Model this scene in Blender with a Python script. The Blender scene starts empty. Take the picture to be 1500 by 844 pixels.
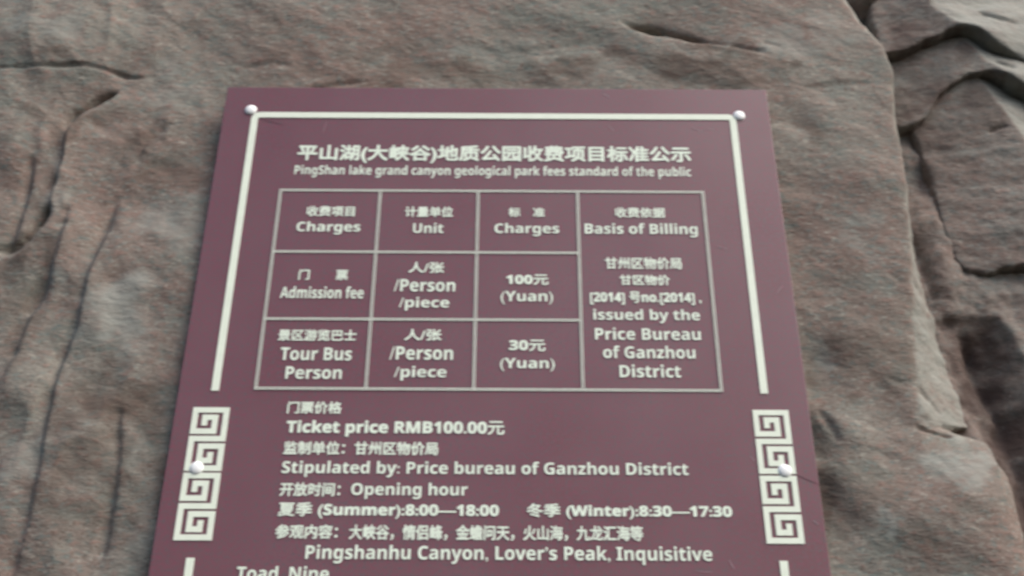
import bpy, math
import numpy as np
from math import radians as R

S = bpy.context.scene
COL = S.collection

# ------------------------------------------------------------------ camera
FPX = 1500.0                                   # focal length in photo pixels
PITCH = math.atan(FPX / 2938.0)
ROLL = R(0.3)
CAM = np.array((0.0, -1.3725, 1.5))
cd = bpy.data.cameras.new('camera')
cd.lens = 36.0
cd.sensor_width = 36.0
cd.clip_start = 0.01
cd.clip_end = 500.0
cam = bpy.data.objects.new('camera', cd)
COL.objects.link(cam)
cam.location = CAM
cam.rotation_mode = 'XYZ'
from mathutils import Matrix, Vector
cam.matrix_world = (Matrix.Translation(CAM) @ Matrix.Rotation(math.pi / 2 + PITCH, 4, 'X') @ Matrix.Rotation(ROLL, 4, 'Z'))
S.camera = cam
# the photographer missed focus: everything is a little soft
cd.dof.use_dof = True
cd.dof.focus_distance = 0.40
cd.dof.aperture_fstop = 25.0
cd.dof.aperture_ratio = 0.72

# ------------------------------------------------------------------ sky and sun
SUN_EL, SUN_AZ = R(48), R(55)                 # azimuth from -Y (viewer side) towards +X
w = bpy.data.worlds.new('World')
S.world = w
w.use_nodes = True
wn = w.node_tree
bg = wn.nodes['Background']
sky = wn.nodes.new('ShaderNodeTexSky')
sky.sky_type = 'NISHITA'
sky.sun_disc = False
sky.sun_elevation = SUN_EL
sky.sun_rotation = math.pi - SUN_AZ
sky.dust_density = 4.0
sky.air_density = 1.0
sky.ozone_density = 1.0
wn.links.new(sky.outputs[0], bg.inputs[0])
bg.inputs[1].default_value = 0.115
sl = bpy.data.lights.new('sun', 'SUN')
sl.energy = 1.45
sl.angle = R(55)
sl.color = (1.0, 0.97, 0.92)
sun = bpy.data.objects.new('sun', sl)
COL.objects.link(sun)
sd = Vector((math.sin(SUN_AZ) * math.cos(SUN_EL), -math.cos(SUN_AZ) * math.cos(SUN_EL), math.sin(SUN_EL)))
sun.rotation_euler = sd.to_track_quat('Z', 'Y').to_euler()
sun.location = (3, -4, 6)

S.view_settings.view_transform = 'Standard'
S.view_settings.look = 'None'
S.view_settings.gamma = 1.0
S.view_settings.exposure = 0.88

# ------------------------------------------------------------------ helpers
cp, sp = math.cos(PITCH), math.sin(PITCH)


def P(X, Y, y=0.0):
    """photo pixel -> (x, z) on the vertical plane at depth y, so that traced outlines get their real place and size"""
    a, b = (X - 750) / FPX, -(Y - 422) / FPX
    a, b = a * math.cos(ROLL) - b * math.sin(ROLL), a * math.sin(ROLL) + b * math.cos(ROLL)
    d = (a, cp - b * sp, sp + b * cp)
    t = (y - CAM[1]) / d[1]
    return (CAM[0] + d[0] * t, CAM[2] + d[2] * t)


def PL(pts, y=0.0):
    return np.array([P(a, b, y) for a, b in pts])


def link(name, me, mat=None, parent=None):
    o = bpy.data.objects.new(name, me)
    COL.objects.link(o)
    for m in (mat if isinstance(mat, (list, tuple)) else [mat]):
        if m:
            me.materials.append(m)
    if parent:
        o.parent = parent
        o.matrix_parent_inverse = Matrix.Identity(4)
        # children are built in world metres: bring them into the parent's frame
        o.location = -parent.matrix_basis.translation if parent.parent is None else Vector((0, 0, 0))
    return o


def tag(o, label=None, cat=None, group=None, kind=None):
    for k, v in (('label', label), ('category', cat), ('group', group), ('kind', kind)):
        if v:
            o[k] = v
    return o


# --- noise
def _hash(ix, iy, seed):
    h = (ix.astype(np.int64) * 374761393 + iy.astype(np.int64) * 668265263 + seed * 144269504) & 0xFFFFFFFF
    h = ((h ^ (h >> 13)) * 1274126177) & 0xFFFFFFFF
    return ((h ^ (h >> 16)) & 0xFFFF) / 65535.0 * 2 * math.pi


def perlin(x, y, seed=0):
    ix, iy = np.floor(x), np.floor(y)
    fx, fy = x - ix, y - iy
    u, v = fx ** 3 * (fx * (fx * 6 - 15) + 10), fy ** 3 * (fy * (fy * 6 - 15) + 10)

    def g(a, b):
        t = _hash(ix + a, iy + b, seed)
        return np.cos(t) * (fx - a) + np.sin(t) * (fy - b)
    n0 = g(0, 0) * (1 - u) + g(1, 0) * u
    n1 = g(0, 1) * (1 - u) + g(1, 1) * u
    return (n0 * (1 - v) + n1 * v) * 1.5


def fbm(x, y, f, octv=4, seed=0, gain=0.5):
    s, a = 0, 1.0
    for i in range(octv):
        s = s + a * perlin(x * f + 17.3 * i, y * f - 9.1 * i, seed + i)
        f *= 2.03
        a *= gain
    return s


def sstep(a, b, x):
    t = np.clip((x - a) / (b - a), 0, 1)
    return t * t * (3 - 2 * t)


def seg_field(pts, x, z):
    """distance to a polyline, side (+1 to the left of travel) and position along it 0..1"""
    best = np.full(x.shape, 1e9)
    side = np.zeros(x.shape)
    along = np.zeros(x.shape)
    n = len(pts) - 1
    for i in range(n):
        (x0, z0), (x1, z1) = pts[i], pts[i + 1]
        dx, dz = x1 - x0, z1 - z0
        L2 = dx * dx + dz * dz + 1e-12
        t = np.clip(((x - x0) * dx + (z - z0) * dz) / L2, 0, 1)
        d = np.hypot(x - x0 - t * dx, z - z0 - t * dz)
        m = d < best
        best = np.where(m, d, best)
        side = np.where(m, np.sign(dx * (z - z0) - dz * (x - x0)), side)
        along = np.where(m, (i + t) / n, along)
    return best, side, along


def poly_sd(pts, x, z):
    """signed distance to a closed polygon, positive inside"""
    q = np.vstack([pts, pts[:1]])
    d, _, _ = seg_field(q, x, z)
    ins = np.zeros(x.shape, bool)
    for i in range(len(pts)):
        (x0, z0), (x1, z1) = q[i], q[i + 1]
        if z0 == z1:
            continue
        c = ((z0 > z) != (z1 > z)) & (x < (x1 - x0) * (z - z0) / (z1 - z0) + x0)
        ins ^= c
    return np.where(ins, d, -d)


def smooth_line(pts, n=6):
    """Catmull-Rom through the traced points"""
    p = np.vstack([2 * pts[0] - pts[1], pts, 2 * pts[-1] - pts[-2]])
    out = []
    for i in range(1, len(p) - 2):
        for t in np.linspace(0, 1, n, endpoint=False):
            a, b, c, d = p[i - 1], p[i], p[i + 1], p[i + 2]
            out.append(0.5 * ((2 * b) + (c - a) * t + (2 * a - 5 * b + 4 * c - d) * t ** 2 + (3 * b - a - 3 * c + d) * t ** 3))
    out.append(pts[-1])
    return np.array(out)


def sheet(name, x0, x1, z0, z1, step, func, mat, keep=None):
    """a dense rock surface: func(x, z) -> (height towards the viewer, stain 0..1)"""
    nx, nz = int((x1 - x0) / step) + 1, int((z1 - z0) / step) + 1
    x, z = np.meshgrid(np.linspace(x0, x1, nx), np.linspace(z0, z1, nz))
    h, st, ok = func(x, z)
    co = np.stack([x, -h, z], -1).reshape(-1, 3).astype(np.float32)
    idx = np.arange(nx * nz).reshape(nz, nx)
    q = np.stack([idx[:-1, :-1], idx[:-1, 1:], idx[1:, 1:], idx[1:, :-1]], -1).reshape(-1, 4)
    if ok is not None:
        okf = ok.reshape(-1)
        q = q[okf[q].all(1)]
        used = np.unique(q)
        remap = np.full(nx * nz, -1)
        remap[used] = np.arange(len(used))
        q, co, st = remap[q], co[used], st.reshape(-1)[used]
    me = bpy.data.meshes.new(name)
    me.vertices.add(len(co))
    me.vertices.foreach_set('co', co.ravel())
    me.loops.add(q.size)
    me.loops.foreach_set('vertex_index', q.ravel().astype(np.int32))
    me.polygons.add(len(q))
    me.polygons.foreach_set('loop_start', np.arange(0, q.size, 4, dtype=np.int32))
    me.polygons.foreach_set('use_smooth', np.ones(len(q), bool))
    me.update(calc_edges=True)
    at = me.attributes.new('stain_shading', 'FLOAT', 'POINT')  # positive: dark stains and painted shade; negative: dust and painted light
    at.data.foreach_set('value', np.clip(st, -1, 1).ravel().astype(np.float32))
    return link(name, me, mat)


# ------------------------------------------------------------------ materials
def new_mat(name):
    m = bpy.data.materials.new(name)
    m.use_nodes = True
    return m, m.node_tree, m.node_tree.nodes['Principled BSDF']


def rock_material(name, pale, pink, green, dark, speck=1.0):
    m, t, b = new_mat(name)
    N, L = t.nodes.new, t.links.new
    tc = N('ShaderNodeTexCoord')

    def mapping(rot, sc):
        q = N('ShaderNodeMapping')
        q.inputs['Rotation'].default_value = (0, R(rot), 0)
        q.inputs['Scale'].default_value = sc
        L(tc.outputs['Object'], q.inputs[0])
        return q.outputs[0]

    def noise(vec, scale, detail, rough, dist=0.0):
        n = N('ShaderNodeTexNoise')
        n.inputs['Scale'].default_value = scale
        n.inputs['Detail'].default_value = detail
        n.inputs['Roughness'].default_value = rough
        n.inputs['Distortion'].default_value = dist
        L(vec, n.inputs['Vector'])
        return n.outputs['Fac']

    def ramp(fac, a, bb):
        r = N('ShaderNodeMapRange')
        r.inputs[1].default_value, r.inputs[2].default_value = a, bb
        r.interpolation_type = 'SMOOTHSTEP'
        L(fac, r.inputs[0])
        return r.outputs[0]

    def mix(fac, a, bb, mode='MIX'):
        x = N('ShaderNodeMix')
        x.data_type = 'RGBA'
        x.blend_type = mode
        if isinstance(fac, float):
            x.inputs[0].default_value = fac
        else:
            L(fac, x.inputs[0])
        for s, v in ((6, a), (7, bb)):
            if isinstance(v, tuple):
                x.inputs[s].default_value = (*v, 1)
            else:
                L(v, x.inputs[s])
        return x.outputs[2]

    def mul(a, k):
        q = N('ShaderNodeMath')
        q.operation = 'MULTIPLY'
        L(a, q.inputs[0])
        q.inputs[1].default_value = k
        return q.outputs[0]

    diag = mapping(-36, (0.6, 1, 1.3))       # grain runs down to the right
    iso = mapping(0, (1, 1, 1))
    big = noise(iso, 3.2, 5, 0.6, 0.3)
    mid = noise(diag, 26, 5, 0.62, 0.2)
    mid2 = noise(diag, 17, 4, 0.6)
    fine = noise(diag, 95, 3, 0.65)
    fine2 = noise(diag, 120, 2, 0.6)
    fine3 = noise(iso, 210, 2, 0.6)
    c = mix(ramp(big, 0.36, 0.64), pink, pale)
    c = mix(mul(ramp(mid2, 0.46, 0.66), 0.75), c, green)
    c = mix(mul(ramp(mid, 0.50, 0.70), 0.65), c, pink)
    # grains of different stone
    c = mix(mul(ramp(fine, 0.52, 0.68), 0.6 * speck), c, (pink[0] * 1.28, pink[1] * 1.04, pink[2] * 1.02))
    c = mix(mul(ramp(fine2, 0.52, 0.68), 0.6 * speck), c, (green[0] * 0.80, green[1] * 1.0, green[2] * 1.08))
    c = mix(mul(ramp(fine3, 0.55, 0.68), 0.6 * speck), c, (dark[0] * 1.1, dark[1] * 1.1, dark[2] * 1.1))
    c = mix(mul(ramp(noise(diag, 150, 2, 0.6), 0.56, 0.68), 0.7 * speck), c, (pale[0] * 1.4, pale[1] * 1.42, pale[2] * 1.42))
    at = N('ShaderNodeAttribute')
    at.attribute_name = 'stain_shading'
    st = N('ShaderNodeMath')
    st.operation = 'MULTIPLY'
    L(at.outputs['Fac'], st.inputs[0])
    L(ramp(noise(diag, 14, 5, 0.65), 0.25, 0.6), st.inputs[1])
    st.use_clamp = True
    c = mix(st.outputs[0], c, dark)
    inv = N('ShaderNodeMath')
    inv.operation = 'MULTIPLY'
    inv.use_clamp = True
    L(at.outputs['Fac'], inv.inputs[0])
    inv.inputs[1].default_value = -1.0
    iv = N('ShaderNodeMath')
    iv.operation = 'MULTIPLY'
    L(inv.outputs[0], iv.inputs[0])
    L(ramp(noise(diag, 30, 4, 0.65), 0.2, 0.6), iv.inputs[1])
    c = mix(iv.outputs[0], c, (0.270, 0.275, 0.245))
    L(c, b.inputs['Base Color'])
    b.inputs['Roughness'].default_value = 0.92
    b.inputs['Specular IOR Level'].default_value = 0.25
    bp1 = N('ShaderNodeBump')
    bp1.inputs['Distance'].default_value = 0.010
    bp1.inputs['Strength'].default_value = 0.2
    L(mid, bp1.inputs['Height'])
    bp2 = N('ShaderNodeBump')
    bp2.inputs['Distance'].default_value = 0.0045
    bp2.inputs['Strength'].default_value = 0.5
    L(fine, bp2.inputs['Height'])
    L(bp1.outputs[0], bp2.inputs['Normal'])
    L(bp2.outputs[0], b.inputs['Normal'])
    return m


M_ROCK = rock_material('sandstone', (0.208, 0.194, 0.166), (0.196, 0.148, 0.125), (0.160, 0.170, 0.148), (0.098, 0.070, 0.056))
M_SLAB = rock_material('layered_sandstone', (0.208, 0.190, 0.166), (0.180, 0.138, 0.119), (0.162, 0.166, 0.150), (0.078, 0.053, 0.045), 0.8)


def plain(name, col, rough, spec=0.5, var=0.0, scale=40, bump=0.0, coat=0.0):
    m, t, b = new_mat(name)
    N, L = t.nodes.new, t.links.new
    b.inputs['Roughness'].default_value = rough
    b.inputs['Specular IOR Level'].default_value = spec
    b.inputs['Coat Weight'].default_value = coat
    b.inputs['Coat Roughness'].default_value = 0.25
    tc = N('ShaderNodeTexCoord')
    n = N('ShaderNodeTexNoise')
    n.inputs['Scale'].default_value = scale
    n.inputs['Detail'].default_value = 4
    n.inputs['Roughness'].default_value = 0.6
    L(tc.outputs['Object'], n.inputs['Vector'])
    r = N('ShaderNodeMapRange')
    r.inputs[1].default_value, r.inputs[2].default_value = 0.3, 0.7
    L(n.outputs['Fac'], r.inputs[0])
    x = N('ShaderNodeMix')
    x.data_type = 'RGBA'
    L(r.outputs[0], x.inputs[0])
    x.inputs[6].default_value = (*[c * (1 - var) for c in col], 1)
    x.inputs[7].default_value = (*[min(1, c * (1 + var)) for c in col], 1)
    L(x.outputs[2], b.inputs['Base Color'])
    if bump:
        bp = N('ShaderNodeBump')
        bp.inputs['Distance'].default_value = bump
        L(n.outputs['Fac'], bp.inputs['Height'])
        L(bp.outputs[0], b.inputs['Normal'])
    return m


def panel_material():
    m, t, b = new_mat('maroon_enamel')
    N, L = t.nodes.new, t.links.new
    tc = N('ShaderNodeTexCoord')

    def noise(scale, detail, rough=0.6):
        n = N('ShaderNodeTexNoise')
        n.inputs['Scale'].default_value = scale
        n.inputs['Detail'].default_value = detail
        n.inputs['Roughness'].default_value = rough
        L(tc.outputs['Object'], n.inputs['Vector'])
        return n.outputs['Fac']

    def rng(f, a, bb, c=0.0, d=1.0):
        r = N('ShaderNodeMapRange')
        r.inputs[1].default_value, r.inputs[2].default_value = a, bb
        r.inputs[3].default_value, r.inputs[4].default_value = c, d
        L(f, r.inputs[0])
        return r.outputs[0]

    def mix(f, a, bb):
        x = N('ShaderNodeMix')
        x.data_type = 'RGBA'
        L(f, x.inputs[0])
        for s, v in ((6, a), (7, bb)):
            if isinstance(v, tuple):
                x.inputs[s].default_value = (*v, 1)
            else:
                L(v, x.inputs[s])
        return x.outputs[2]
    c = mix(rng(noise(4, 4), 0.35, 0.65), (0.142, 0.051, 0.064), (0.158, 0.072, 0.086))      # dust film
    c = mix(rng(noise(190, 2), 0.48, 0.66, 0, 0.9), c, (0.185, 0.048, 0.075))                     # paint grain
    c = mix(rng(noise(230, 2), 0.5, 0.66, 0, 0.9), c, (0.098, 0.078, 0.086))
    L(c, b.inputs['Base Color'])
    L(rng(noise(9, 4), 0.3, 0.7, 0.36, 0.5), b.inputs['Roughness'])
    b.inputs['Specular IOR Level'].default_value = 0.5
    bp = N('ShaderNodeBump')
    bp.inputs['Distance'].default_value = 0.0006
    bp.inputs['Strength'].default_value = 0.3
    L(noise(7, 3), bp.inputs['Height'])
    L(bp.outputs[0], b.inputs['Normal'])
    return m


M_PANEL = panel_material()
M_WHITE = plain('cream_vinyl', (0.745, 0.81, 0.685), 0.5, 0.4, 0.04, 60)
M_TEXT = plain('cream_lettering', (0.73, 0.81, 0.69), 0.5, 0.4, 0.09, 45)
M_RULE = plain('table_rule_white', (0.70, 0.77, 0.66), 0.5, 0.4, 0.05, 60)
M_RULE_MID = plain('table_rule_grey', (0.165, 0.11, 0.118), 0.5, 0.4, 0.05, 60)
M_CAP = plain('white_plastic_cap', (0.86, 0.88, 0.87), 0.45, 0.5, 0.03, 50, 0, 0.15)
M_SCRATCH = plain('scratched_paint', (0.30, 0.22, 0.24), 0.6, 0.3, 0.15, 90)
M_SCORE = plain('dark_score_mark', (0.05, 0.022, 0.03), 0.6, 0.3, 0.15, 90)
M_STEEL = plain('panel_edge_metal', (0.16, 0.08, 0.09), 0.5, 0.5, 0.1, 30)

# ------------------------------------------------------------------ the rock face behind the board
BX0, BX1, BZ0, BZ1 = -0.477, 0.4228, 1.36, 2.5752       # board rectangle

# right-hand outline: F = front edge, B = where the side face ends (deeper)
Fp = [(1215, -60), (1235, 0), (1250, 25), (1285, 65), (1300, 95), (1305, 120), (1308, 180), (1318, 230), (1325, 300), (1331, 360), (1332, 400), (1337, 453), (1342, 558), (1345, 625)]
F = PL(Fp, 0.03)
Bp = [(1215, -60), (1235, 0), (1252, 25), (1287, 65), (1301, 95), (1306, 120), (1309, 180), (1319, 230), (1327, 300), (1334, 355), (1347, 416), (1368, 468), (1389, 542), (1408, 584), (1417, 628)]
B = PL(Bp, 0.10)
Gp = [(1417, 630), (1442, 638), (1463, 650), (1474, 664), (1480, 690), (1483, 716), (1493, 763), (1502, 800), (1510, 850), (1530, 940)]
G = PL(Gp, 0.05)


def interp_x(pts, z):
    o = np.argsort(pts[:, 1])
    return np.interp(z, pts[o, 1], pts[o, 0])


# (points, groove depth, groove width, step, step falloff) ; step lifts the left-of-travel side
CRACKS = [
    ([(-40, 90), (0, 89), (60, 90), (120, 88), (160, 93), (190, 98), (222, 97)], .0055, .0035, 0, .03),
    ([(168, 114), (150, 125), (125, 141), (100, 158), (88, 178), (82, 200), (77, 228), (68, 255), (62, 276), (52, 305), (38, 328), (15, 348), (-30, 358)], .012, .008, .014, .07),
    ([(165, 118), (140, 132), (112, 150), (92, 166)], .012, .006, 0, .05),
    ([(64, 285), (52, 310), (36, 332), (10, 350), (-30, 355)], .012, .008, 0, .05),
    ([(245, 168), (222, 186), (203, 202), (192, 222)], .003, .007, .004, .05),
    ([(160, 270), (150, 305), (130, 360), (107, 430), (88, 490), (72, 534), (55, 600), (42, 680), (27, 747), (7, 814), (-10, 880)], .008, .010, .008, .07),
    ([(96, 268), (86, 305), (72, 350), (52, 400), (29, 448), (7, 505), (-20, 570)], .009, .011, .008, .05),
    ([(168, 570), (166, 620), (164, 680), (153, 735), (140, 800), (133, 850)], .0045, .008, .004, .04),
    ([(38, 215), (28, 270), (10, 320), (-15, 370)], .008, .008, .004, .04),
    ([(135, 415), (160, 405), (200, 395), (240, 405)], .003, .012, -.003, .03),
    ([(910, 20), (935, 27), (960, 32), (985, 34), (1010, 43), (1040, 52), (1070, 57), (1125, 68)], .024, .0065, -.012, .05),
    ([(935, 27), (970, 33), (1000, 40), (1030, 50)], .020, .007, 0, .05),
    ([(1350, 615), (1370, 619), (1392, 624), (1416, 628)], .010, .003, 0, .03),
    ([(440, 124), (470, 118), (500, 110), (540, 106)], .003, .006, .002, .03),
    ([(345, 85), (390, 78), (430, 84)], .002, .006, .001, .03),
    ([(1118, 52), (1135, 55), (1150, 60)], .004, .004, 0, .03),
    ([(1205, 590), (1220, 610), (1228, 622), (1236, 640)], .004, .005, 0, .03),
    ([(1352, 552), (1362, 560), (1370, 566), (1380, 572)], .003, .003, 0, .03),
    ([(1308, 540), (1322, 549), (1338, 553)], .002, .004, 0, .03),
    ([(1306, 390), (1318, 398), (1328, 408)], .002, .004, 0, .03),
    ([(1350, 560), (1375, 572), (1400, 590)], .003, .003, 0, .03),
    ([(690, 75), (760, 66), (830, 60), (900, 52)], .003, .012, -.004, .04),
    ([(1188, 590), (1196, 650), (1206, 690), (1220, 750)], .005, .018, 0, .03),
    ([(1290, 112), (1250, 110), (1210, 114), (1180, 120)], .003, .005, -.002, .03),
]
# lumps: (pixel x, y, radius m, height m)
LUMPS = [(1040, 95, .11, .010), (60, 30, .12, .014), (30, 200, .07, .012), (180, 470, .10, .010), (1240, 470, .10, .008), (1205, 520, .03, -.012),
         (1172, 168, .025, -.005), (1198, 745, .05, -.010), (1190, 640, .04, -.010), (1195, 560, .03, -.006), (1300, 250, .09, .006), (1260, 720, .05, .007), (600, 60, .16, -.006),
         (300, 60, .15, -.008), (95, 620, .06, .009), (210, 660, .06, .008), (30, 560, .05, .01), (1340, 760, .06, .010), (1420, 720, .07, .012), (1250, 620, .04, .006), (1165, 330, .03, -.006), (250, 330, .06, .006)]
# dark rusty stains, plus shade painted along the board's right edge: (pixel x, y, radius x, radius z, strength)
STAINS_SHADING = [(175, 555, .10, .05, .85), (225, 600, .05, .08, .6), (640, 100, .16, .035, .55), (820, 95, .12, .035, .6), (1010, 85, .12, .035, .9), (1120, 78, .08, .02, .7), (1060, 115, .08, .02, .7), (560, 55, .10, .03, .35),
          (200, 195, .05, .035, .7), (150, 160, .06, .03, .6), (260, 240, .05, .04, .4), (150, 560, .09, .07, .55), (230, 560, .05, .05, .5), (40, 490, .04, .06, .6),
          (120, 700, .05, .08, .5), (220, 740, .04, .09, .5), (70, 170, .05, .03, .55), (1240, 420, .07, .10, .3), (1290, 520, .05, .08, .45), (1270, 700, .08, .06, .4), (1400, 770, .06, .04, .35),
          (1178, 165, .03, .035, .7), (1195, 545, .025, .05, .7), (1200, 700, .03, .08, .8), (430, 110, .10, .03, .45), (70, 70, .05, .025, .6), (400, 40, .1, .03, .3), (20, 390, .05, .08, .55), (60, 745, .04, .08, .4)]


PALE = [(165, 455, .085, .07, .85), (50, 35, .09, .04, .6), (30, 660, .04, .06, .5), (1208, 505, .03, .03, .7), (1262, 758, .018, .016, 1.0), (1205, 835, .015, .012, .9), (1240, 30, .06, .05, .4), (250, 320, .05, .05, .5),
        (1420, 665, .06, .028, .75), (1400, 740, .05, .04, .35), (1150, 50, .06, .03, .5), (720, 55, .10, .025, .4), (95, 270, .03, .05, .5), (250, 110, .08, .03, .4), (170, 790, .04, .06, .5), (1265, 330, .04, .05, .4), (70, 385, .02, .05, .5)]  # dusty pale patches, plus light painted on the block's top bevel


def add_cracks(h, x, z, cracks, y=0.0, seed=0):
    wob_x, wob_z = fbm(x, z, 13, 2, seed + 50) * .0022, fbm(x, z, 13, 2, seed + 60) * .0022
    for k, (pts, dep, wid, stp, fal) in enumerate(cracks):
        q = smooth_line(PL(pts, y), 5)
        pad = max(wid * 4, fal * 3 if stp else 0) + .01
        mf = 25 * np.hypot(*np.diff(q, axis=0).T).sum()
        m = (x > q[:, 0].min() - pad) & (x < q[:, 0].max() + pad) & (z > q[:, 1].min() - pad) & (z < q[:, 1].max() + pad)
        if not m.any():
            continue
        d, s, a = seg_field(q, x[m] + wob_x[m], z[m] + wob_z[m])
        tap = np.clip(np.minimum(a, 1 - a) * 6, 0, 1) ** .7 * (0.75 + 0.7 * np.clip(perlin(a * mf + k * 3.1, a * 0 + k + .37, 9) + .2, -.7, .8))
        if len(pts) >= 6 and q[:, 0].max() < -.55 and np.ptp(q[:, 1]) > .12:          # long hanging creases come and go
            tap = tap * (.12 + .95 * sstep(-.28, .22, perlin(a * 7.5 + k * 1.7, a * 0 + k + .61, 12)))
        wv = wid * (0.6 + 0.5 * tap)
        dh = -dep * tap * np.exp(-(d / wv) ** 2)
        if stp:
            dh = dh + stp * np.clip(np.minimum(a, 1 - a) * 4, 0, 1) ** .8 * np.where(s > 0, 1, -0.25) * np.exp(-d / fal) * sstep(0, wid * 1.2, d)
        h[m] += dh
    return h


def stain_shading_field(x, z, stains_shading, y=0.0, seed=0):
    st = np.zeros(x.shape)
    wx, wz = fbm(x, z, 9, 4, seed + 70) * .05, fbm(x, z, 9, 4, seed + 80) * .05
    for X, Y, rx, rz, k in stains_shading:
        cx, cz = P(X, Y, y)
        d = np.hypot((x + wx - cx) / rx, (z + wz - cz) / rz)
        st = np.maximum(st, k * (1 - sstep(.5, 1.15, d)))
    return st


def rock_face(x, z):
    # broad undulation, folds that hang down to the left, then lumps and cracks
    h = -0.022 + fbm(x, z, 2.1, 3, 3) * .010
    u, v = x * .85 - z * .52, x * .52 + z * .85
    h += fbm(u * .55, v * 1.15, 9, 3, 11, .45) * .0038
    h += fbm(u * .6, v * 1.1, 40, 3, 21, .5) * .0008
    h += np.abs(fbm(x * 1.0, z * .55, 6.5, 3, 31)) * -.010 * sstep(-.35, -.62, x)
    for X, Y, r, a in LUMPS:
        cx, cz = P(X, Y)
        h += a * np.exp(-((x - cx) ** 2 + (z - cz) ** 2) / r ** 2)
    h = add_cracks(h, x, z, CRACKS)
    # behind the board the rock stays clear of the panel
    db = np.maximum(np.maximum(BX0 - x, x - BX1), np.maximum(BZ0 - z, z - BZ1))
    near = 1 - sstep(0.0, .05, db)
    h = h - near * np.maximum(0, h + .010)
    # right-hand side
    n = fbm(x, z, 26, 4, 41) * .007
    xF, xB, xG = interp_x(F, z) + n * .5, interp_x(B, z) + n * .5, interp_x(G, z) + n * .6
    blk = z < B[-1, 1]
    upper = np.maximum(xB, xF + .004)
    t = np.clip((x - xF) / np.maximum(upper - xF, .004), 0, 1)
    side = -0.075 * t * sstep(0.0, .02, upper - xF)
    rnd = -.003 * np.exp(-np.abs(xF - x) / .005)
    hu = h + rnd + side
    # bulging block under the crack
    dG = xG - x
    ztop = np.where(x < B[-1, 0], np.interp(x, [F[-1, 0], B[-1, 0]], [F[-1, 1], B[-1, 1]]), np.interp(x, G[:, 0], G[:, 1]))
    t2 = np.clip((x - F[-1, 0]) / (B[-1, 0] - F[-1, 0]), 0, 1)
    dt = np.clip(ztop - z, 0, 1)
    hb = h - .075 * t2 * np.exp(-dt / .030) - .028 * np.exp(-np.clip(dG, 0, 1) / .016)
    blk = z < ztop
    hh = np.where(blk, hb, hu)
    edge = np.where(z < B[-1, 1], np.where(blk, xG, B[-1, 0]), upper)
    over = np.clip(x - edge, 0, 1)
    hh = np.where(x > edge, hh - over * 14, hh)
    hh = np.maximum(hh, -.75)
    st = stain_shading_field(x, z, STAINS_SHADING)
    # sunlight painted pale on the side face; then pale dusty patches
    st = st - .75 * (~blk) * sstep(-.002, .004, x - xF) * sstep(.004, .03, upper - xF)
    st = st - stain_shading_field(x, z, PALE, 0, 5)
    return hh, st, x < edge + .045


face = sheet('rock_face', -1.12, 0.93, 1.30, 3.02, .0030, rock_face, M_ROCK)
tag(face, 'rounded grey-brown sandstone face that carries the maroon board', kind='structure')

# ------------------------------------------------------------------ the recess and the layered slabs on the right
Y_BACK = 0.110


def recess(x, z):
    h = -Y_BACK + fbm(x, z, 3, 4, 103) * .008 + fbm(x, z, 22, 4, 113) * .006
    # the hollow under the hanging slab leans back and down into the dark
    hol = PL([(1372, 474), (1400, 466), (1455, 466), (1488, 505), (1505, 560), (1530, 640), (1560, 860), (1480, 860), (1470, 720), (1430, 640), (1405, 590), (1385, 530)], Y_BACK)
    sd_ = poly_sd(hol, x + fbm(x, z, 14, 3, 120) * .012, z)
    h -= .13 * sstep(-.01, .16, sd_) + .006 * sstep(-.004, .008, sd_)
    for X, Y, rr, a in ((1262, 15, .035, .075), (1285, 60, .02, .05), (1330, 235, .06, .012), (1350, 330, .05, .02), (1372, 400, .05, .015)):
        cx, cz = P(X, Y, Y_BACK)
        h += a * np.exp(-((x - cx) ** 2 + (z - cz) ** 2) / rr ** 2)
    h = add_cracks(h, x, z, [([(1336, 355), (1345, 390), (1360, 430), (1368, 445)], .012, .008, 0, .03),
                             ([(1376, 470), (1390, 474), (1402, 480)], .006, .005, 0, .03)], Y_BACK, 7)
    st = np.clip(.95 * sstep(-.02, .03, sd_), 0, 1)  # brown stain that also puts the hollow's shade into the colour
    return h, st, None


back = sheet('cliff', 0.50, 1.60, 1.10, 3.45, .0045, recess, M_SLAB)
tag(back, 'shadowed grey recess of the cliff to the right of the rock face', kind='structure')


def slab(name, poly, y, thick, rnd, tilt, ridge, cracks, stains_shading, seed, label):
    """a plate of layered rock: a traced outline at its own depth with a rounded lip and real thickness"""
    q = PL(poly, y)
    xm, zm = q[:, 0].mean(), q[:, 1].mean()

    def f(x, z):
        wob = fbm(x, z, 16, 4, seed) * .005
        sd_ = poly_sd(q, x, z) + wob
        h = -y + fbm(x, z, 4, 4, seed + 5) * .006 + fbm(x * .7, z * 1.2, 20, 4, seed + 6) * .0022 + fbm(x, z, 55, 3, seed + 8) * .0006
        h += tilt[0] * (x - xm) + tilt[1] * (z - zm)
        pale = np.zeros(x.shape)
        for rp, slope in ridge:
            r = PL(rp, y)
            d, s, a = seg_field(r, x, z)
            h -= slope * np.where(s > 0, d, 0)
            pale = np.maximum(pale, .8 * sstep(0, .006, np.where(s > 0, d, 0)))  # faces past the ridge painted pale as if sunlit
        h = add_cracks(h, x, z, cracks, y, seed)
        h -= rnd * np.exp(-np.clip(sd_, 0, 1) / (rnd * 1.1))
        h -= np.clip(-sd_, 0, 1) * 9
        st = stain_shading_field(x, z, stains_shading, y, seed) * (1 - pale) - pale  # brown patches also paint shade on the side turned from the sun
        return h, st, sd_ > -thick / 9 - .004
    p = .03
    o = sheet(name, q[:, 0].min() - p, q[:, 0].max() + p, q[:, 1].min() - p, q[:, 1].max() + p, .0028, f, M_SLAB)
    return tag(o, label, 'rock slab', 'layered slabs of the cliff')


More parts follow.
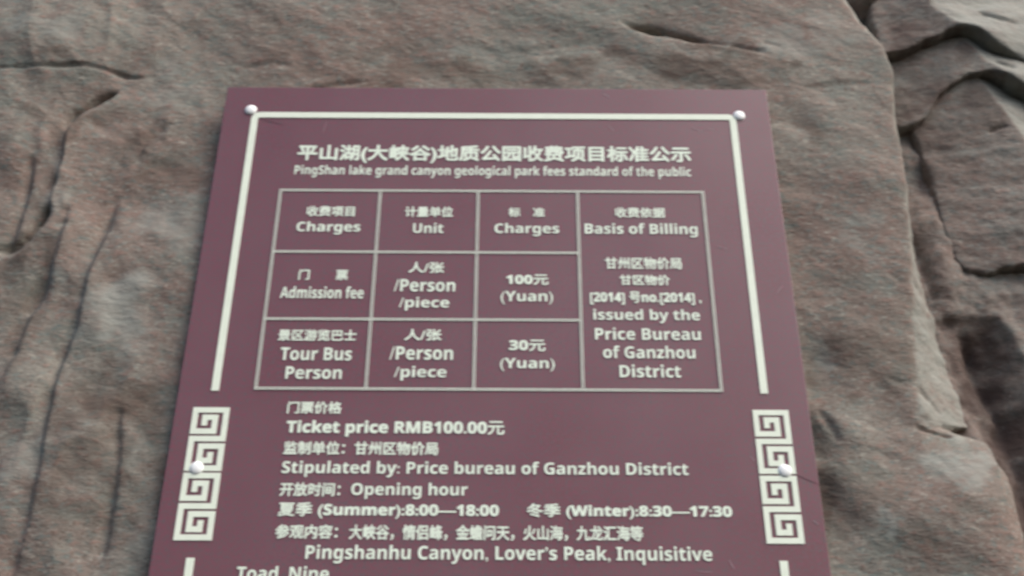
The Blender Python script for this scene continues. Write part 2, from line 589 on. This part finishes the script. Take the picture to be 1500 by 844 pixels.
# upper slab with the hanging lip
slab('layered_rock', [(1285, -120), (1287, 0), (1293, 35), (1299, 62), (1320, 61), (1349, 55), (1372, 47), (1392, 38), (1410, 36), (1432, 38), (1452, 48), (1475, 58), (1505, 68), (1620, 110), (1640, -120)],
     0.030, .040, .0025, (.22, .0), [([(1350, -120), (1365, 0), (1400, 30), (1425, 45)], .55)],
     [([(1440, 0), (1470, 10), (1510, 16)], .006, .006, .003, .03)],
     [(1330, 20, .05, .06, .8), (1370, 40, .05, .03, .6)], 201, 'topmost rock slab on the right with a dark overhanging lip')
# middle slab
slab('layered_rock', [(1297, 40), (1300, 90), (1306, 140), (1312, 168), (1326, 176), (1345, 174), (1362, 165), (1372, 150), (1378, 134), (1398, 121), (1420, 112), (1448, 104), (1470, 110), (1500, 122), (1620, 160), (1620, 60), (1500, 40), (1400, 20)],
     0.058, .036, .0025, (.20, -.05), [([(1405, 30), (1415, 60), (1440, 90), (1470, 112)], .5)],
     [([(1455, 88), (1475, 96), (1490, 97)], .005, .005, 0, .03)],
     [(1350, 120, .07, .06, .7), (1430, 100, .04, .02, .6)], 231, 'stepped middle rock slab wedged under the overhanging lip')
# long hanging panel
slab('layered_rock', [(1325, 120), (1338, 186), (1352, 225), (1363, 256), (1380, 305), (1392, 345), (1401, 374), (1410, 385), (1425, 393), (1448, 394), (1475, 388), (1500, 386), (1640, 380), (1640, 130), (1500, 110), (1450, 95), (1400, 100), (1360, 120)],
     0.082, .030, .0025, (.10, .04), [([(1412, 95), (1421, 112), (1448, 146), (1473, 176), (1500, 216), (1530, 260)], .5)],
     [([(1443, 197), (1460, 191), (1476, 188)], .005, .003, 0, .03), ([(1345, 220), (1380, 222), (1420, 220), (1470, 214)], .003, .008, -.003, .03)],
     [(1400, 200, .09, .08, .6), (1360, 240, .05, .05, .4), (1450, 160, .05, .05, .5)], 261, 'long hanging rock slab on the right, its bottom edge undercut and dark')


# ------------------------------------------------------------------ the notice board
board = bpy.data.objects.new('notice_board', None)
COL.objects.link(board)
board.location = ((BX0 + BX1) / 2, 0, BZ0)
tag(board, 'maroon fee notice board with white bilingual lettering fixed to the rock', 'notice board')
board.empty_display_size = .1
OFF = Vector(board.location)


def mesh_obj(name, verts, faces, mat, parent, smooth=False, mats=None):
    """verts in world metres; parent is the board or one of its parts"""
    me = bpy.data.meshes.new(name)
    me.from_pydata([tuple(v) for v in verts], [], faces)
    if mats is not None:
        me.polygons.foreach_set('material_index', mats)
    if smooth:
        me.polygons.foreach_set('use_smooth', [True] * len(me.polygons))
    me.update()
    return link(name, me, mat, parent)


def box(x0, x1, y0, y1, z0, z1):
    v = [(x, y, z) for z in (z0, z1) for y in (y0, y1) for x in (x0, x1)]
    f = [(0, 1, 5, 4), (1, 3, 7, 5), (3, 2, 6, 7), (2, 0, 4, 6), (4, 5, 7, 6), (0, 2, 3, 1)]
    return v, f


def join(parts):
    V, Fc = [], []
    for v, f in parts:
        k = len(V)
        V += list(v)
        Fc += [tuple(i + k for i in q) for q in f]
    return V, Fc


def ribbon(pts, t, y_front, y_back):
    """solid strip of width t along an open polyline in (x, z), mitred corners"""
    p = np.array(pts, float)
    n = len(p)
    left, right = [], []
    for i in range(n):
        a = p[i] - p[i - 1] if i > 0 else p[1] - p[0]
        b = p[i + 1] - p[i] if i < n - 1 else p[-1] - p[-2]
        a, b = a / np.linalg.norm(a), b / np.linalg.norm(b)
        na, nb = np.array((-a[1], a[0])), np.array((-b[1], b[0]))
        m = na + nb
        m = m / np.linalg.norm(m)
        k = (t / 2) / max(.25, m @ na)
        left.append(p[i] + m * k)
        right.append(p[i] - m * k)
    V, Fc = [], []
    for y in (y_front, y_back):
        V += [(q[0], y, q[1]) for q in left] + [(q[0], y, q[1]) for q in right]
    o = 2 * n
    for i in range(n - 1):
        Fc.append((i, i + 1, n + i + 1, n + i))
        Fc.append((i + 1, i, o + i, o + i + 1))
        Fc.append((n + i, n + i + 1, o + n + i + 1, o + n + i))
    Fc.append((0, n, o + n, o))
    Fc.append((n - 1, o + n - 1, o + 2 * n - 1, 2 * n - 1))
    return V, Fc


# panel: a folded sheet with a small rounded edge
def panel_mesh():
    r, th = .0012, .0045
    rings = []
    for ins, y in ((0, th), (0, r), (r * .3, r * .3), (r, 0)):
        rings.append([(BX0 + ins, y, BZ0 + ins), (BX1 - ins, y, BZ0 + ins), (BX1 - ins, y, BZ1 - ins), (BX0 + ins, y, BZ1 - ins)])
    V = [v for q in rings for v in q]
    Fc = [(3, 2, 1, 0)]
    for k in range(3):
        for i in range(4):
            j = (i + 1) % 4
            Fc.append((4 * k + i, 4 * k + j, 4 * k + 4 + j, 4 * k + 4 + i))
    Fc.append((12, 13, 14, 15))
    return V, Fc


v, f = panel_mesh()
mesh_obj('panel', v, f, M_PANEL, board)

YF, YB = -.0012, .0003                              # raised strips: front and back


def arc(cx, cz, r, a0, a1, n=6):
    return [(cx + r * math.cos(R(a0 + (a1 - a0) * i / n)), cz + r * math.sin(R(a0 + (a1 - a0) * i / n))) for i in range(n + 1)]


XL, XR, ZT = -.4240, .3615, 2.5178
ZB = 1.798 - .06
bw = .0108
rad = .008
up = [(XL, 2.0330)] + arc(XL + rad, ZT - rad, rad, 180, 90) + arc(XR - rad, ZT - rad, rad, 90, 0) + [(XR, 2.0330)]
v, f = ribbon(up[::-1], bw, YF, YB)
mesh_obj('border', v, f, M_WHITE, board)
lo = [(XL, 1.7965)] + arc(XL + rad, BZ0 + .057 + rad, rad, 180, 270) + arc(XR - rad, BZ0 + .057 + rad, rad, 270, 360) + [(XR, 1.7965)]
v, f = ribbon(lo, bw, YF, YB)
mesh_obj('border', v, f, M_WHITE, board)

# meander ornaments: two S-shaped keys, one above the other
C0, C1, C2, C3, HT = .5, 2.2, 3.9, 5.6, 11.5
key = [(C1, 3.35), (C1, 1.85), (C2, 1.85), (C2, 4.4), (C0, 4.4), (C0, .5), (C3, .5), (C3, HT / 2), (C0, HT / 2), (C0, HT - .5), (C3, HT - .5), (C3, HT - 4.4), (C1, HT - 4.4), (C1, HT - 1.85), (C2, HT - 1.85), (C2, HT - 3.35)]


def ornament(x0, x1, z0, z1):
    kx = (x1 - x0) / 6.1
    tot = z1 - z0
    gap = tot * .013
    kz = (tot - gap) / 2 / HT
    parts = []
    for s in range(2):
        zt = z1 - s * (HT * kz + gap)
        pts = [(x0 + a * kx, zt - b * kz) for a, b in key]
        parts.append(ribbon(pts, kx * .92, YF, YB))
    v, f = join(parts)
    return mesh_obj('meander_ornament', v, f, M_WHITE, board)


ornament(-.4510, -.3990, 1.8195, 2.0078)
ornament(.3415, .3930, 1.8190, 2.0082)

# price table: double rules (two white lines with a grey channel between)
tx = [-.3660, -.2085, -.0540, .1025, .3005]
tz = [2.3720, 2.2610, 2.1472, 2.0370]
TW = .0042


def rule(x0, z0, x1, z1, k):
    y = YF - .00005 * k
    out = []
    hor = abs(x1 - x0) > abs(z1 - z0)
    hw = TW / 2 * (.85 if hor else 1)
    ln = .0012
    for a, b, m in ((-hw, -hw + ln, 0), (-hw + ln, hw - ln, 1), (hw - ln, hw, 0)):
        if hor:
            q = [(x0, y, z0 + a), (x1, y, z0 + a), (x1, y, z0 + b), (x0, y, z0 + b)]
        else:
            q = [(x0 + a, y, z0), (x0 + b, y, z0), (x0 + b, y, z1), (x0 + a, y, z1)]
        out.append((q, m))
    return out


quads = []
h2 = TW / 2
for i, (z, xe) in enumerate(((tz[0], tx[4]), (tz[1], tx[3]), (tz[2], tx[3]), (tz[3], tx[4]))):
    quads += rule(tx[0] - h2, z, xe + h2, z, 2 * i + 1)
for i, x in enumerate(tx):
    quads += rule(x, tz[3] - h2, x, tz[0] + h2, 2 * i + 2)
V, Fc, Mi = [], [], []
for q, m in quads:
    k = len(V)
    V += q
    Fc.append((k, k + 1, k + 2, k + 3))
    Mi.append(m)
table = mesh_obj('price_table', V, Fc, [M_RULE, M_RULE_MID], board, mats=Mi)

# --- lettering
_cache = {}


def bold(s):
    """Latin letters and digits in a bold grotesque cut"""
    out = ''
    for c in s:
        if 'A' <= c <= 'Z':
            out += chr(0x1D5D4 + ord(c) - 65)
        elif 'a' <= c <= 'z':
            out += chr(0x1D5EE + ord(c) - 97)
        elif '0' <= c <= '9':
            out += chr(0x1D7EC + ord(c) - 48)
        else:
            out += c
    return out


def glyphs(s):
    if s in _cache:
        return _cache[s]
    cu = bpy.data.curves.new('lettering', 'FONT')
    cu.body = bold(s)
    cu.size = 1.0
    cu.resolution_u = 3
    ob = bpy.data.objects.new('lettering', cu)
    COL.objects.link(ob)
    dg = bpy.context.evaluated_depsgraph_get()
    ev = ob.evaluated_get(dg)
    me = ev.to_mesh()
    co = np.array([(v.co.x, v.co.y) for v in me.vertices])
    fs = [tuple(p.vertices) for p in me.polygons]
    # faces must look at the viewer
    ev.to_mesh_clear()
    bpy.data.objects.remove(ob)
    bpy.data.curves.remove(cu)
    _cache[s] = (co, fs)
    return co, fs


def text(s, x0, x1, y0, y1, parent, weight=.0004, name='lettering'):
    """one line of lettering fitted to the box it fills on the board (photo pixels -> board metres)"""
    co, fs = glyphs(s)
    ym = (y0 + y1) / 2
    wx0, wx1 = P(x0 + 2.5, ym)[0], P(x1 - 1.0, ym)[0]
    xm = (x0 + x1) / 2
    wz1, wz0 = P(xm, y0 + 1.5)[1], P(xm, y1 - .5)[1]
    wx0 += weight
    wx1 -= weight
    wz0 += weight
    wz1 -= weight
    mn, mx = co.min(0), co.max(0)
    px = wx0 + (co[:, 0] - mn[0]) / (mx[0] - mn[0]) * (wx1 - wx0)
    pz = wz0 + (co[:, 1] - mn[1]) / (mx[1] - mn[1]) * (wz1 - wz0)
    V, Fc = [], []
    offs = [(0, 0)]
    if weight:
        offs += [(weight * math.cos(R(a)), weight * math.sin(R(a))) for a in range(0, 360, 60)]
    for k, (a, b) in enumerate(offs):
        y = YF + .0003 - .00004 * k
        n0 = len(V)
        V += [(x + a, y, z + b) for x, z in zip(px, pz)]
        Fc += [tuple(i + n0 for i in q) for q in fs]
    return mesh_obj(name, V, Fc, M_TEXT, parent)


text('平山湖(大峡谷)地质公园收费项目标准公示', 433, 1013, 212, 241, board, .0012, 'title_lettering')
text('PingShan lake grand canyon geological park fees standard of the public', 429, 1013, 242, 262, board, 0, 'subtitle_lettering')
CELLS = [
    ('收费项目', 446.7, 521, 300.8, 318), ('Charges', 432, 529, 323.5, 344.5), ('计量单位', 590.7, 665, 301.5, 319), ('Unit', 602.7, 650.7, 325.5, 342.5),
    ('标　准', 742, 799, 303, 319), ('Charges', 722, 820, 326, 347), ('收费依据', 898, 975, 303, 320), ('Basis of Billing', 854, 1022.5, 326, 348.5),
    ('门　　票', 435, 511, 393.6, 411.3), ('Admission fee', 408.5, 534, 418.5, 438), ('人/张', 596, 652, 382.7, 401), ('/Person', 575, 668, 408, 428), ('/piece', 582, 659, 434, 456),
    ('景区游览巴士', 405, 523.5, 481.5, 500.4), ('Tour Bus', 408.5, 516.7, 508, 528.8), ('Person', 416, 502, 535.8, 556), ('人/张', 590, 648, 480.8, 500), ('/Person', 568.5, 664.7, 506.5, 528), ('/piece', 575, 655, 535, 558.5),
    ('100元', 739, 804.5, 401, 418.5), ('(Yuan)', 731, 811, 425.5, 447), ('30元', 743, 800, 496.5, 515.5), ('(Yuan)', 730, 813.5, 523.5, 545),
    ('甘州区物价局', 883.5, 999.5, 376, 395.5), ('甘区物价', 905, 982, 401.5, 419), ('[2014] 号no.[2014] ,', 861.7, 1028, 426, 447.5), ('issued by the', 866.6, 1026, 452, 474.5),
    ('Price Bureau', 869, 1027, 479, 499), ('of Ganzhou', 880.8, 1019, 505.5, 526), ('District', 905, 998, 533, 554),
]
for c in CELLS:
    text(*c, table, 0.0006 if any(ord(k) > 0x2000 for k in c[0]) else 0.00012)
LINES = [
    ('门票价格', 418.6, 502, 587, 607), ('Ticket price RMB100.00元', 417, 740, 615, 641), ('监制单位：甘州区物价局', 413, 643, 645.5, 667.5),
    ('Stipulated by: Price bureau of Ganzhou District', 410.4, 1009, 675, 701), ('开放时间：', 407.7, 500, 705.5, 728), ('Opening hour', 512, 686, 706, 732),
    ('夏季 (Summer):8:00—18:00', 405, 732, 735, 761), ('冬季 (Winter):8:30—17:30', 769, 1073, 737, 762), ('参观内容：', 401, 496, 767, 790),
    ('大峡谷，情侣峰，金蟾问天，火山海，九龙汇海等', 509, 943, 768, 793), ('Pingshanhu Canyon, Lover’s Peak, Inquisitive', 445, 1044, 798, 827.5), ('Toad, Nine', 344, 483, 828, 854),
]
for c in LINES:
    text(*c, board, 0.00062 if any(ord(k) > 0x2E00 for k in c[0]) else 0.00012)

# --- bolt caps: white domes on a shank that runs into the rock
def cap(x, z):
    prof = [(.0, -.0072), (.0030, -.0070), (.0058, -.0060), (.0080, -.0043), (.0092, -.0022), (.0096, -.0006), (.0096, .0), (.0030, .0005), (.0030, .06)]
    prof = [(a * 1.02, b * (.62 if b < 0 else 1)) for a, b in prof]
    n = 24
    V, Fc = [(x, prof[0][1], z)], []
    for r, y in prof[1:]:
        V += [(x + r * math.cos(2 * math.pi * i / n), y, z + r * math.sin(2 * math.pi * i / n)) for i in range(n)]
    for i in range(n):
        j = (i + 1) % n
        Fc.append((0, 1 + i, 1 + j))
        for k in range(len(prof) - 2):
            a = 1 + k * n
            Fc.append((a + i, a + n + i, a + n + j, a + j))
    return mesh_obj('bolt_cap', V, Fc, M_CAP, board, True)


for q in ((367.5, 161.5), (1082.5, 170), (288, 686), (1149.5, 690)):
    cap(*P(*q))


# --- scratches and score marks on the enamel
def scratch(pts, wdt, mat, name='scratch', k=0):
    q = smooth_line(PL(pts), 4)
    V, Fc = [], []
    n = len(q)
    for i, (x, z) in enumerate(q):
        d = q[min(i + 1, n - 1)] - q[max(i - 1, 0)]
        d = d / np.linalg.norm(d)
        ww = wdt * (math.sin(math.pi * (i + .4) / (n - .2)) ** .6) / 2
        V += [(x - d[1] * ww, -.0004 - .00003 * k, z + d[0] * ww), (x + d[1] * ww, -.0004 - .00003 * k, z - d[0] * ww)]
    for i in range(n - 1):
        Fc.append((2 * i, 2 * i + 1, 2 * i + 3, 2 * i + 2))
    return mesh_obj(name, V, Fc, mat, board)


SCR = [([(882, 138), (888, 140), (894, 144)], .0012), ([(1012, 186), (1020, 190), (1028, 193)], .0012), ([(1036, 189), (1046, 191)], .0009), ([(479, 178), (476, 186), (473, 195)], .0009),
       ([(890, 183), (896, 189), (900, 193)], .0008), ([(1099, 668), (1103, 673), (1107, 677)], .0012), ([(1068, 820), (1072, 828), (1076, 834)], .0014), ([(1137, 430), (1142, 424), (1146, 419)], .0008),
       ([(1050, 360), (1060, 364), (1066, 366)], .0009), ([(1190, 762), (1195, 766), (1199, 768)], .0012), ([(1018, 836), (1032, 838), (1044, 838)], .0008)]
for k, (p, wd) in enumerate(SCR):
    scratch(p, wd, M_SCRATCH, k=k)
for k, p in enumerate(([(384, 176), (398, 179), (416, 184)], [(1160, 693), (1176, 700), (1204, 712)])):
    scratch(p, .0010, M_SCORE, 'score_mark', k)

# anything parented to the table sits in the table's frame, which is the board's frame already shifted
for o in table.children:
    o.location = (0, 0, 0)
